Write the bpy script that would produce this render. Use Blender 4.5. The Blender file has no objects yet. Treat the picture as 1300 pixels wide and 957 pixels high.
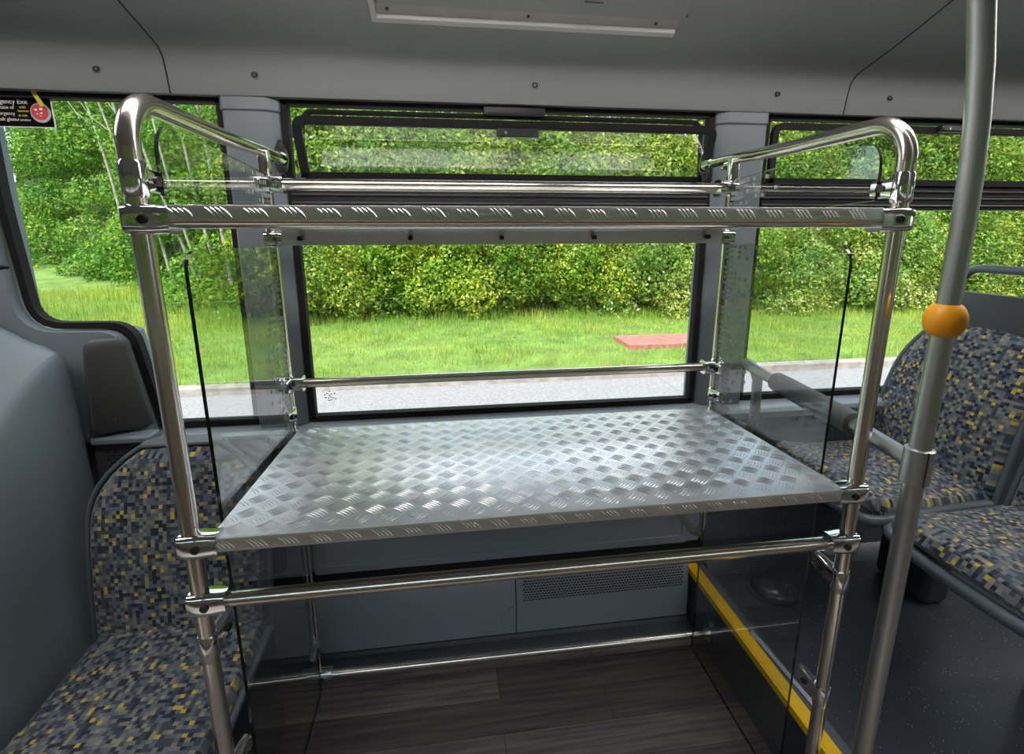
import bpy, bmesh, math, random
import numpy as np
from mathutils import Vector, Matrix
random.seed(7); rng = np.random.default_rng(11)
S = bpy.context.scene; COL = S.collection
PI = math.pi
V = Vector

# ---------------------------------------------------------------- materials
def newmat(name):
    m = bpy.data.materials.new(name); m.use_nodes = True
    nt = m.node_tree; nt.nodes.clear()
    out = nt.nodes.new('ShaderNodeOutputMaterial')
    return m, nt, out
def N(nt, typ, **kw):
    n = nt.nodes.new(typ)
    for k, v in kw.items():
        if k in n.inputs.keys() if hasattr(n.inputs, 'keys') else False: n.inputs[k].default_value = v
        else: setattr(n, k, v)
    return n
def rgba(c): return (c[0], c[1], c[2], 1)
def pbr(name, col, rough=.5, metal=0, spec=.5, noise=0, nscale=40, bump=0, bscale=200, coat=0):
    m, nt, out = newmat(name)
    b = N(nt, 'ShaderNodeBsdfPrincipled'); nt.links.new(b.outputs[0], out.inputs[0])
    b.inputs['Base Color'].default_value = rgba(col); b.inputs['Roughness'].default_value = rough
    b.inputs['Metallic'].default_value = metal; b.inputs['Specular IOR Level'].default_value = spec
    b.inputs['Coat Weight'].default_value = coat
    tc = N(nt, 'ShaderNodeTexCoord')
    if noise:
        n = N(nt, 'ShaderNodeTexNoise'); n.inputs['Scale'].default_value = nscale; n.inputs['Detail'].default_value = 4
        nt.links.new(tc.outputs['Object'], n.inputs['Vector'])
        r = N(nt, 'ShaderNodeValToRGB'); r.color_ramp.elements[0].position = .3; r.color_ramp.elements[1].position = .7
        r.color_ramp.elements[0].color = rgba([c*(1-noise) for c in col]); r.color_ramp.elements[1].color = rgba([c*(1+noise) for c in col])
        nt.links.new(n.outputs[0], r.inputs[0]); nt.links.new(r.outputs[0], b.inputs['Base Color'])
    if bump:
        n2 = N(nt, 'ShaderNodeTexNoise'); n2.inputs['Scale'].default_value = bscale; n2.inputs['Detail'].default_value = 3
        nt.links.new(tc.outputs['Object'], n2.inputs['Vector'])
        bp = N(nt, 'ShaderNodeBump'); bp.inputs['Strength'].default_value = bump; bp.inputs['Distance'].default_value = .001
        nt.links.new(n2.outputs[0], bp.inputs['Height']); nt.links.new(bp.outputs[0], b.inputs['Normal'])
    return m
def glassmat(name, tint, dots=False):
    m, nt, out = newmat(name)
    g = N(nt, 'ShaderNodeNewGeometry'); L = nt.links.new
    d = N(nt, 'ShaderNodeVectorMath', operation='DOT_PRODUCT'); L(g.outputs['Normal'], d.inputs[0]); L(g.outputs['Incoming'], d.inputs[1])
    a = N(nt, 'ShaderNodeMath', operation='ABSOLUTE'); L(d.outputs['Value'], a.inputs[0])
    s = N(nt, 'ShaderNodeMath', operation='SUBTRACT'); s.inputs[0].default_value = 1; L(a.outputs[0], s.inputs[1])
    p = N(nt, 'ShaderNodeMath', operation='POWER'); L(s.outputs[0], p.inputs[0]); p.inputs[1].default_value = 5
    q = N(nt, 'ShaderNodeMath', operation='MULTIPLY_ADD'); L(p.outputs[0], q.inputs[0]); q.inputs[1].default_value = .957; q.inputs[2].default_value = .043
    tr = N(nt, 'ShaderNodeBsdfTransparent'); tr.inputs[0].default_value = rgba(tint)
    gl = N(nt, 'ShaderNodeBsdfGlossy'); gl.inputs['Roughness'].default_value = .0; gl.inputs[0].default_value = (1, 1, 1, 1)
    mx = N(nt, 'ShaderNodeMixShader'); L(q.outputs[0], mx.inputs[0]); L(tr.outputs[0], mx.inputs[1]); L(gl.outputs[0], mx.inputs[2])
    last = mx
    if dots:   # printed dash pattern that thins out away from the rear edge of the pane, plus dried water specks
        tc = N(nt, 'ShaderNodeTexCoord'); sp = N(nt, 'ShaderNodeSeparateXYZ'); L(tc.outputs['Object'], sp.inputs[0])
        def M(op, a0, b0=None, c0=None):
            n = N(nt, 'ShaderNodeMath', operation=op)
            for i, x in enumerate((a0, b0, c0)):
                if x is None: continue
                if isinstance(x, (int, float)): n.inputs[i].default_value = x
                else: L(x, n.inputs[i])
            return n.outputs[0]
        Y, Z = sp.outputs['Y'], sp.outputs['Z']
        ys, zs = M('MULTIPLY', Y, 80.), M('MULTIPLY', Z, 70.)
        fy, fz = M('FRACT', ys), M('FRACT', zs)
        iy, iz = M('FLOOR', ys), M('FLOOR', zs)
        cv = N(nt, 'ShaderNodeCombineXYZ'); L(iy, cv.inputs[0]); L(iz, cv.inputs[1])
        wn = N(nt, 'ShaderNodeTexWhiteNoise', noise_dimensions='2D'); L(cv.outputs[0], wn.inputs['Vector'])
        iny = M('LESS_THAN', M('ABSOLUTE', M('SUBTRACT', fy, .5)), .30)
        inz = M('LESS_THAN', M('ABSOLUTE', M('SUBTRACT', fz, .5)), .33)
        dens = N(nt, 'ShaderNodeMapRange'); L(Y, dens.inputs[0]); dens.inputs[1].default_value = .03; dens.inputs[2].default_value = .235
        dens.inputs[3].default_value = 0.0; dens.inputs[4].default_value = .95
        d2 = M('POWER', dens.outputs[0], 2.2)
        keep = M('MULTIPLY', M('LESS_THAN', wn.outputs['Value'], M('ADD', d2, -.002)), M('GREATER_THAN', Z, .86))
        mask = M('MULTIPLY', M('MULTIPLY', iny, inz), keep)
        df = N(nt, 'ShaderNodeBsdfDiffuse'); df.inputs[0].default_value = (.30, .32, .33, 1)
        m2 = N(nt, 'ShaderNodeMixShader'); L(M('MULTIPLY', mask, .8), m2.inputs[0]); L(mx.outputs[0], m2.inputs[1]); L(df.outputs[0], m2.inputs[2])
        last = m2
    L(last.outputs[0], out.inputs[0])
    return m
def emis(name, col, st):
    m, nt, out = newmat(name); e = N(nt, 'ShaderNodeEmission'); e.inputs[0].default_value = rgba(col); e.inputs[1].default_value = st
    nt.links.new(e.outputs[0], out.inputs[0]); return m
def fabricmat():
    m, nt, out = newmat('moquette'); L = nt.links.new
    b = N(nt, 'ShaderNodeBsdfPrincipled'); L(b.outputs[0], out.inputs[0]); b.inputs['Roughness'].default_value = .95
    b.inputs['Specular IOR Level'].default_value = .1; b.inputs['Sheen Weight'].default_value = .25
    uv = N(nt, 'ShaderNodeUVMap'); sc = N(nt, 'ShaderNodeVectorMath', operation='SCALE'); sc.inputs['Scale'].default_value = 108
    L(uv.outputs[0], sc.inputs[0]); fl = N(nt, 'ShaderNodeVectorMath', operation='FLOOR'); L(sc.outputs[0], fl.inputs[0])
    wn = N(nt, 'ShaderNodeTexWhiteNoise', noise_dimensions='2D'); L(fl.outputs[0], wn.inputs['Vector'])
    r = N(nt, 'ShaderNodeValToRGB'); r.color_ramp.interpolation = 'CONSTANT'
    cols = [(0, (.012, .016, .03)), (.16, (.035, .045, .075)), (.32, (.10, .11, .12)), (.48, (.05, .055, .06)), (.60, (.17, .165, .15)), (.74, (.09, .115, .15)), (.84, (.24, .22, .14)), (.92, (.14, .15, .16)), (.962, (.46, .34, .05))]
    while len(r.color_ramp.elements) < len(cols): r.color_ramp.elements.new(.5)
    for e, (p, c) in zip(r.color_ramp.elements, cols): e.position = p; e.color = rgba(c)
    L(wn.outputs['Value'], r.inputs[0]); L(r.outputs[0], b.inputs['Base Color'])
    n2 = N(nt, 'ShaderNodeTexNoise'); n2.inputs['Scale'].default_value = 1500; L(uv.outputs[0], n2.inputs['Vector'])
    bp = N(nt, 'ShaderNodeBump'); bp.inputs['Strength'].default_value = .4; bp.inputs['Distance'].default_value = .001
    L(n2.outputs[0], bp.inputs['Height']); L(bp.outputs[0], b.inputs['Normal'])
    return m
def vinylmat():
    m, nt, out = newmat('speckled_vinyl'); L = nt.links.new
    b = N(nt, 'ShaderNodeBsdfPrincipled'); L(b.outputs[0], out.inputs[0]); b.inputs['Roughness'].default_value = .36
    tc = N(nt, 'ShaderNodeTexCoord'); vo = N(nt, 'ShaderNodeTexVoronoi'); vo.inputs['Scale'].default_value = 85
    L(tc.outputs['Object'], vo.inputs['Vector'])
    r = N(nt, 'ShaderNodeValToRGB'); r.color_ramp.elements[0].position = .10; r.color_ramp.elements[0].color = (.30, .33, .36, 1)
    r.color_ramp.elements[1].position = .16; r.color_ramp.elements[1].color = (.034, .040, .048, 1)
    L(vo.outputs['Distance'], r.inputs[0])
    sx = N(nt, 'ShaderNodeSeparateColor'); L(vo.outputs['Color'], sx.inputs[0])
    lt = N(nt, 'ShaderNodeMath', operation='LESS_THAN'); L(sx.outputs[0], lt.inputs[0]); lt.inputs[1].default_value = .6
    mx = N(nt, 'ShaderNodeMix', data_type='RGBA'); L(lt.outputs[0], mx.inputs[0]); mx.inputs[6].default_value = (.036, .042, .050, 1); L(r.outputs[0], mx.inputs[7])
    L(mx.outputs[2], b.inputs['Base Color'])
    return m
def woodmat():
    m, nt, out = newmat('plank_vinyl'); L = nt.links.new
    b = N(nt, 'ShaderNodeBsdfPrincipled'); L(b.outputs[0], out.inputs[0]); b.inputs['Roughness'].default_value = .42
    tc = N(nt, 'ShaderNodeTexCoord'); br = N(nt, 'ShaderNodeTexBrick')
    br.inputs['Scale'].default_value = 1; br.inputs['Brick Width'].default_value = .9; br.inputs['Row Height'].default_value = .11
    br.inputs['Mortar Size'].default_value = .0012; br.inputs['Color1'].default_value = (.085, .068, .068, 1)
    br.inputs['Color2'].default_value = (.17, .15, .14, 1); br.inputs['Mortar'].default_value = (.035, .03, .03, 1); br.offset = .37
    L(tc.outputs['Object'], br.inputs['Vector'])
    mp = N(nt, 'ShaderNodeMapping'); mp.inputs['Scale'].default_value = (2, 45, 1); L(tc.outputs['Object'], mp.inputs[0])
    n = N(nt, 'ShaderNodeTexNoise'); n.inputs['Scale'].default_value = 2; n.inputs['Detail'].default_value = 6; L(mp.outputs[0], n.inputs['Vector'])
    r = N(nt, 'ShaderNodeValToRGB'); r.color_ramp.elements[0].position = .35; r.color_ramp.elements[0].color = (.55, .55, .55, 1); r.color_ramp.elements[1].position = .7; r.color_ramp.elements[1].color = (1.3, 1.25, 1.2, 1)
    L(n.outputs[0], r.inputs[0]); mx = N(nt, 'ShaderNodeMix', data_type='RGBA', blend_type='MULTIPLY'); mx.inputs[0].default_value = 1
    L(br.outputs[0], mx.inputs[6]); L(r.outputs[0], mx.inputs[7]); L(mx.outputs[2], b.inputs['Base Color'])
    return m
def leafmat(name, cols, trans=.35):
    m, nt, out = newmat(name); L = nt.links.new
    g = N(nt, 'ShaderNodeNewGeometry'); r = N(nt, 'ShaderNodeValToRGB')
    while len(r.color_ramp.elements) < len(cols): r.color_ramp.elements.new(.5)
    for e, (p, c) in zip(r.color_ramp.elements, cols): e.position = p; e.color = rgba(c)
    L(g.outputs['Random Per Island'], r.inputs[0])
    tc = N(nt, 'ShaderNodeTexCoord'); n = N(nt, 'ShaderNodeTexNoise'); n.inputs['Scale'].default_value = .55; n.inputs['Detail'].default_value = 2
    L(tc.outputs['Object'], n.inputs['Vector'])
    r2 = N(nt, 'ShaderNodeValToRGB'); r2.color_ramp.elements[0].position = .38; r2.color_ramp.elements[0].color = (.62, .82, .6, 1)
    r2.color_ramp.elements[1].position = .62; r2.color_ramp.elements[1].color = (1.2, 1.08, .95, 1); L(n.outputs[0], r2.inputs[0])
    mx = N(nt, 'ShaderNodeMix', data_type='RGBA', blend_type='MULTIPLY'); mx.inputs[0].default_value = 1
    L(r.outputs[0], mx.inputs[6]); L(r2.outputs[0], mx.inputs[7])
    d = N(nt, 'ShaderNodeBsdfPrincipled'); d.inputs['Roughness'].default_value = .5; d.inputs['Specular IOR Level'].default_value = .3; L(mx.outputs[2], d.inputs['Base Color'])
    t = N(nt, 'ShaderNodeBsdfTranslucent'); L(mx.outputs[2], t.inputs[0])
    s = N(nt, 'ShaderNodeMixShader'); s.inputs[0].default_value = trans; L(d.outputs[0], s.inputs[1]); L(t.outputs[0], s.inputs[2])
    L(s.outputs[0], out.inputs[0]); return m

M = {}
M['steel'] = pbr('brushed_steel', (.66, .62, .56), .2, 1, bump=.03, bscale=300)
M['cast'] = pbr('polished_cast', (.74, .74, .74), .09, 1)
M['tread'] = pbr('tread_plate', (.76, .765, .77), .37, 1, noise=.06, nscale=14)
M['alu'] = pbr('satin_aluminium', (.42, .43, .44), .42, 1)
M['bolt'] = pbr('black_bolt', (.02, .02, .02), .35)
M['panel'] = pbr('moulded_panel', (.16, .19, .212), .42, bump=.15, bscale=700)
M['panel2'] = pbr('heater_panel', (.19, .213, .235), .30, bump=.12, bscale=700)
M['pillar'] = pbr('pillar_cover', (.15, .17, .188), .38, bump=.1, bscale=600)
M['cove'] = pbr('ceiling_panel', (.19, .196, .193), .55, bump=.2, bscale=500)
M['cover'] = pbr('charcoal_plastic', (.045, .045, .046), .55, bump=.5, bscale=900)
M['black'] = pbr('black_rubber', (.010, .009, .010), .7, spec=.25)
M['blackgloss'] = pbr('black_paint', (.02, .02, .022), .28)
M['edge'] = pbr('glass_edge', (.01, .014, .013), .2)
M['seatplastic'] = pbr('seat_plastic', (.075, .09, .105), .38)
M['darkseat'] = pbr('dark_seat_plastic', (.020, .023, .026), .55)
M['foam'] = pbr('foam_pad', (.10, .105, .105), .7, bump=.4, bscale=600)
M['yellow'] = pbr('yellow_edge', (.86, .50, .005), .45)
M['ball'] = pbr('orange_knob', (.80, .33, .005), .5, bump=.2, bscale=300)
M['fabric'] = fabricmat(); M['vinyl'] = vinylmat(); M['wood'] = woodmat()
M['pane'] = glassmat('window_glass', (.95, .97, .955)); M['panel_glass'] = glassmat('screen_glass', (.90, .915, .905), True)
M['white'] = pbr('white_print', (.75, .75, .72), .6); M['red'] = pbr('red_disc', (.55, .02, .02), .5); M['ylabel'] = pbr('yellow_print', (.7, .55, .05), .5)
M['screw'] = pbr('screw_metal', (.35, .35, .35), .3, 1)
M['asphalt'] = pbr('asphalt', (.25, .245, .25), .9, noise=.22, nscale=35, bump=.6, bscale=90)
M['kerb'] = pbr('kerb_stone', (.34, .30, .27), .9, noise=.25, nscale=9)
M['brick'] = pbr('brick_paving', (.38, .15, .12), .9, noise=.3, nscale=14)
M['soil'] = pbr('turf', (.13, .22, .035), 1, noise=.35, nscale=2.5)
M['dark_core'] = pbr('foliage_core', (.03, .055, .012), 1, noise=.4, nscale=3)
M['bark'] = pbr('pale_bark', (.26, .27, .20), .9, noise=.4, nscale=12)
M['fill_glow'] = emis('fill_diffuser', (1, .97, .93), 9.5)  # emission of the added fill strips
M['yl'] = pbr('yellow_handrail', (.75, .42, .01), .4)
M['greywall'] = pbr('plain_lining', (.22, .20, .18), .6)
M['seam'] = pbr('panel_joint', (.015, .015, .015), .8)

# ---------------------------------------------------------------- mesh helpers
def obj(name, bm, mat, parent=None, smooth=True, loc=None, bevel=0, auto=True):
    """one mesh object; vertices are given in world space and stored relative to the parent (an Empty at its base)"""
    me = bpy.data.meshes.new(name)
    if isinstance(bm, bmesh.types.BMesh):
        bmesh.ops.recalc_face_normals(bm, faces=bm.faces[:]) if auto else None
        off = V(parent_loc(parent)) if parent is not None else (V(loc) if loc is not None else V((0, 0, 0)))
        bmesh.ops.translate(bm, verts=bm.verts[:], vec=-off)
        bm.to_mesh(me); bm.free()
    for mm in (mat if isinstance(mat, (list, tuple)) else [mat]): me.materials.append(M[mm] if isinstance(mm, str) else mm)
    o = bpy.data.objects.new(name, me); COL.objects.link(o)
    if parent is not None: o.parent = parent
    elif loc is not None: o.location = loc
    if smooth:
        for p in me.polygons: p.use_smooth = True
        try: me.set_sharp_from_angle(angle=math.radians(35))
        except Exception: pass
    if bevel:
        md = o.modifiers.new('soft', 'BEVEL'); md.width = bevel; md.segments = 2; md.limit_method = 'ANGLE'; md.angle_limit = .6
    return o
def parent_loc(p):
    v = V((0, 0, 0))
    while p is not None: v += V(p.location); p = p.parent
    return v
def tag(o, label=None, cat=None, group=None, kind=None):
    if label: o['label'] = label
    if cat: o['category'] = cat
    if group: o['group'] = group
    if kind: o['kind'] = kind
    return o
def thing(name, loc, label, cat, group=None, kind=None):
    o = bpy.data.objects.new(name, None); COL.objects.link(o); o.location = loc; o.empty_display_size = .05
    return tag(o, label, cat, group, kind)
def struct(name, bm, mat, parent=None, **kw):
    o = obj(name, bm, mat, parent, **kw)
    if parent is None: o['kind'] = 'structure'
    return o
def B(): return bmesh.new()
def box(bm, a, b):
    x0, y0, z0 = a; x1, y1, z1 = b
    vs = [bm.verts.new(p) for p in ((x0, y0, z0), (x1, y0, z0), (x1, y1, z0), (x0, y1, z0), (x0, y0, z1), (x1, y0, z1), (x1, y1, z1), (x0, y1, z1))]
    for f in ((0, 3, 2, 1), (4, 5, 6, 7), (0, 1, 5, 4), (1, 2, 6, 5), (2, 3, 7, 6), (3, 0, 4, 7)): bm.faces.new([vs[i] for i in f])
    return bm
def loft(bm, secs, cap=True, closed=True):
    rings = [[bm.verts.new(p) for p in s] for s in secs]
    for a, b in zip(rings, rings[1:]):
        n = len(a)
        for i in range(n if closed else n - 1):
            bm.faces.new((a[i], a[(i+1) % n], b[(i+1) % n], b[i]))
    if cap and closed: bm.faces.new(rings[0][::-1]); bm.faces.new(rings[-1])
    return rings
def tube(bm, pts, r, n=16, cap=True):
    pts = [V(p) for p in pts]; rs = r if isinstance(r, (list, tuple)) else [r]*len(pts)
    T = []
    for i in range(len(pts)):
        t = V((0, 0, 0))
        if i: t += (pts[i]-pts[i-1]).normalized()
        if i < len(pts)-1: t += (pts[i+1]-pts[i]).normalized()
        T.append(t.normalized())
    up = V((0, 0, 1)) if abs(T[0].z) < .9 else V((1, 0, 0))
    u = T[0].cross(up).normalized(); secs = []
    for i, p in enumerate(pts):
        u = (u - T[i]*u.dot(T[i])).normalized(); v = T[i].cross(u)
        secs.append([p + (u*math.cos(2*PI*k/n) + v*math.sin(2*PI*k/n))*rs[i] for k in range(n)])
    loft(bm, secs, cap); return bm
def arc(c, a0, a1, r, ua, va, n=10):
    """points of an arc about c in plane (ua, va)"""
    c, ua, va = V(c), V(ua), V(va)
    return [c + (ua*math.cos(a0+(a1-a0)*i/n) + va*math.sin(a0+(a1-a0)*i/n))*r for i in range(n+1)]
def rrect(w, h, r, n=4):
    pts = []
    for cx, cy, a in ((w/2-r, h/2-r, 0), (-w/2+r, h/2-r, PI/2), (-w/2+r, -h/2+r, PI), (w/2-r, -h/2+r, 3*PI/2)):
        for k in range(n+1): pts.append((cx+r*math.cos(a+PI/2*k/n), cy+r*math.sin(a+PI/2*k/n)))
    return pts
def prism(bm, poly, d, axis='Y', a=0):
    """extrude a 2-D polygon (list of (u, v)) from a to a+d along an axis"""
    def P(u, v, w): return {'Y': (u, w, v), 'X': (w, u, v), 'Z': (u, v, w)}[axis]
    loft(bm, [[P(u, v, a) for u, v in poly], [P(u, v, a+d) for u, v in poly]])
    return bm
def disc(bm, c, n, r, h, seg=16, r2=None):
    c, n = V(c), V(n).normalized(); tube(bm, [c, c+n*h], [r, r if r2 is None else r2], seg); return bm
def frame2d(bm, outer, inner, y0, y1):
    """ring between two outlines of equal point count, in the XZ plane, from y0 to y1"""
    n = len(outer)
    A = [[bm.verts.new((p[0], y, p[1])) for p in q] for q in (outer, inner) for y in (y0, y1)]
    o0, o1, i0, i1 = A
    for k in range(n):
        l = (k+1) % n
        bm.faces.new((o0[k], o0[l], i0[l], i0[k])); bm.faces.new((o1[k], i1[k], i1[l], o1[l]))
        bm.faces.new((o0[k], o1[k], o1[l], o0[l])); bm.faces.new((i0[k], i0[l], i1[l], i1[k]))
    return bm
def round_poly(pts, rads, n=5):
    out = []; m = len(pts)
    for i in range(m):
        p = V(pts[i]).to_2d() if len(pts[i]) > 2 else V((pts[i][0], pts[i][1])); a = V(pts[i-1]); b = V(pts[(i+1) % m])
        a = V((a[0], a[1])); b = V((b[0], b[1])); r = rads[i] if isinstance(rads, (list, tuple)) else rads
        da, db = (a-p).normalized(), (b-p).normalized()
        for k in range(n+1):
            t = k/n; q0 = p+da*r; q1 = p+db*r
            q = q0*(1-t)**2 + p*2*t*(1-t) + q1*t*t; out.append((q.x, q.y))
    return out
def inset(poly, d):
    n = len(poly); out = []
    area = sum(poly[i][0]*poly[(i+1) % n][1]-poly[(i+1) % n][0]*poly[i][1] for i in range(n)); s = 1 if area > 0 else -1
    for i in range(n):
        a, p, b = V(poly[i-1]), V(poly[i]), V(poly[(i+1) % n])
        e1, e2 = (p-a), (b-p)
        if e1.length < 1e-7: e1 = e2
        if e2.length < 1e-7: e2 = e1
        n1 = V((-e1.y, e1.x)).normalized()*s; n2 = V((-e2.y, e2.x)).normalized()*s
        m = (n1+n2); m = m.normalized() if m.length > 1e-6 else n1
        q = p + m*d/max(.4, m.dot(n1)); out.append((q.x, q.y))
    return out

W, D = 1.25, .52            # rack footprint; the lower shelf rail is the z = 0 datum, the bus floor is at -0.9
WY = .742                   # plane of the window glass
FLOOR = -.9; PLAT = -.69
XB0, XB1 = .012, 1.237      # rear posts

# ================================================================ luggage rack
rack = thing('luggage_rack', (W/2, D/2, FLOOR), 'two-tier chrome tube luggage rack with tread-plate shelves and glass ends below the hopper window', 'luggage rack')
def post_path(x, s):
    return [(x, 0, -.893), (x, 0, .3), (x, 0, .630)] + arc((x, .072, .634), PI, PI/2, .073, (0, 1, 0), (0, 0, 1), 10)[1:] + [(x, .3, .709), (x, .5, .716), (x, .67, .722)]
for x, xe in ((0, -.004), (W, W+.004)):
    pth = post_path(x, 1); obj('front_post', tube(B(), pth, [.0142, .0142, .0150] + [.0158]*(len(pth)-6) + [.0158, .0148, .0128], 24), 'steel', rack)
obj('rear_post', tube(B(), [(XB0, D, -.80), (XB0, D, -.70), (XB0, D, .3), (XB0, D, .70)], .0128, 20), 'steel', rack)
obj('rear_post', tube(B(), [(XB1+.01, .70, -.47), (XB1+.008, .62, -.47)] + arc((XB1+.005, .60, -.39), -PI/2, -PI, .08, (0, 1, 0), (0, 0, 1), 8) + [(XB1, D, -.35), (XB1, D, .3), (XB1, D, .70)], .0128, 20), 'steel', rack)
def rail(a, b, r): return obj('rail', tube(B(), [a, b], r, 20), 'steel', rack)
RAILS = [((0, 0, .536), (W, 0, .536), .0135), ((XB0, D, .504), (XB1, D, .504), .0115), ((XB0, D, .636), (XB1, D, .636), .0142),
         ((XB0, D, .1245), (XB1, D, .1245), .0128), ((0, 0, 0), (W, 0, 0), .0135), ((0, 0, -.113), (W, 0, -.113), .0135),
         ((XB0-.10, D, -.815), (1.296, D, -.826), .0125), ((XB0, D, -.02), (XB1, D, -.02), .0115)]
for a, b, r in RAILS: rail(a, b, r)
def clamp(c, dirx, pr, rr, L=.046, bolt=True, zrot=0):
    """cast tee fitting: collar round the upright blended into a sleeve round the rail, with one socket bolt"""
    bm = B(); c = V(c)
    h0, h1 = pr*3.1, rr*3.0; w0, w1 = pr*2.9, rr*2.75
    st = [(-pr*1.35, h0*.72, w0*.55, .006), (-pr*1.2, h0*.92, w0*.85, .010), (-pr*.3, h0, w0, .012), (pr*1.2, h0*.98, w0*.94, .011), (L*.72, h1*1.0, w1*.98, .010), (L*.93, h1, w1, .012), (L*.95, h1*1.07, w1*1.07, .013), (L, h1*1.07, w1*1.07, .013), (L, h1*.8, w1*.8, .010)]
    secs = []
    for s, h, w, rd in st:
        rd = min(rd, h*.45, w*.45)
        secs.append([(c.x+dirx*s, c.y+u, c.z+v) for u, v in rrect(w, h, rd)])
    loft(bm, secs)
    o = obj('clamp', bm, 'cast', rack)
    if bolt:
        b2 = B(); bx = c.x+dirx*pr*.9; by = c.y-w0*.5
        disc(b2, (bx, by+.001, c.z), (0, -1, 0), pr*.40, .0022, 14)
        tube(b2, arc((bx, by-.001, c.z), 0, 2*PI, pr*.42, (1, 0, 0), (0, 0, 1), 18), .0012, 6, False)
        disc(b2, (bx, by-.0012, c.z), (0, -1, 0), pr*.2, .0006, 6)
        obj('bolt', b2, 'bolt', o)
    return o
for z in (.536, 0, -.113):
    clamp((0, 0, z), 1, .0142, .0135); clamp((W, 0, z), -1, .0142, .0135)
for z, rr in ((.504, .0115), (.636, .0142), (.1245, .0128)):
    clamp((XB0, D, z), 1, .0128, rr, .042); clamp((XB1, D, z), -1, .0128, rr, .042)
clamp((XB0, D, -.815), 1, .0128, .0125, .045); clamp((XB0, D, -.815), -1, .0128, .0125, .045)
def wing(c, dv, pr, L=.06, tilt=0):
    """glass holder: collar round the upright with a jaw that grips the pane"""
    bm = B(); c = V(c); dv = V(dv).normalized()
    tube(bm, [c+V((0, 0, -.026)), c+V((0, 0, -.022)), c+V((0, 0, .022)), c+V((0, 0, .026))], [pr+.0005, pr+.0026, pr+.0026, pr+.0005], 20)
    side = dv.cross(V((0, 0, 1))).normalized(); secs = []
    for s, hh, ww in ((pr*.4, .040, .030), (L*.45, .032, .026), (L*.75, .034, .022), (L, .030, .018)):
        secs.append([c + dv*s + side*u + V((0, 0, v + tilt*s)) for u, v in rrect(ww, hh, .006)])
    loft(bm, secs); o = obj('glass_clamp', bm, 'cast', rack)
    b2 = B(); sx = side if side.y < 0 else -side
    if abs(side.y) < .2: sx = V((1, 0, 0)) if c.x < .6 else V((-1, 0, 0))
    disc(b2, c+dv*L*.6+sx*.0125+V((0, 0, tilt*L*.6)), sx, .0075, .003, 14); obj('bolt', b2, 'bolt', o)
for x, s in ((0, 1), (W, -1)):
    wing((x, 0, .592), (.22*s, 1, 0), .0147, .05); wing((x, 0, -.205), (.35*s, 1, 0), .0142, .055, .35); wing((x, 0, -.50), (.3*s, 1, 0), .0142, .055, .3)
for x, s in ((XB0, 1), (XB1, -1)):
    wing((x, D, .035), (.05*s, -1, 0), .0128, .05, .2); wing((x, D, .1245), (.15*s, -1, 0), .0128, .05); (wing((x, D, -.70), (.1*s, -1, 0), .0135, .05) if s > 0 else None)
# wall flanges of the top arms and foot plates of the uprights
for x in (0, W):
    bm = B(); disc(bm, (x, .690, .722), (0, -1, 0), .0185, .035, 20, .0155); obj('collar', bm, 'cast', rack)
    bm = B(); prism(bm, [(x+math.cos(a)*.019*(1-.25*abs(math.sin(a))), .722+math.sin(a)*.048) for a in [2*PI*k/24 for k in range(24)]], .006, 'Y', .696)
    o = obj('flange', bm, 'cast', rack)
    for dz in (.033, -.033):
        b2 = B(); disc(b2, (x, .697, .722+dz), (0, -1, 0), .0068, .003, 12); obj('bolt', b2, 'bolt', o)
    bm = B(); disc(bm, (x, 0, -.9), (0, 0, 1), .036, .007, 24, .032); obj('foot_plate', bm, 'cast', rack)
for x in (XB0, XB1):
    bm = B(); tube(bm, [(x, .555, .70), (x, .53, .70)], .012); box(bm, (x-.012, D-.012, .66), (x+.012, D+.012, .715)); box(bm, (x-.008, D, .69), (x+.008, .57, .702))
    obj('post_cap', bm, 'cast', rack, bevel=.003)
bm = B(); prism(bm, [(D+math.cos(a)*.024, -.826+math.sin(a)*.048) for a in [2*PI*k/24 for k in range(24)]], .007, 'X', 1.291)
o = obj('flange', bm, 'cast', rack)
for dz in (.031, -.031):
    b2 = B(); disc(b2, (1.291, D, -.826+dz), (-1, 0, 0), .006, .003, 12); obj('bolt', b2, 'bolt', o)
for x in (XB0-.1,):
    bm = B(); disc(bm, (x, D, -.813), (-1, 0, 0), .0135, .01); obj('end_cap', bm, 'cast', rack)

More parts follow.
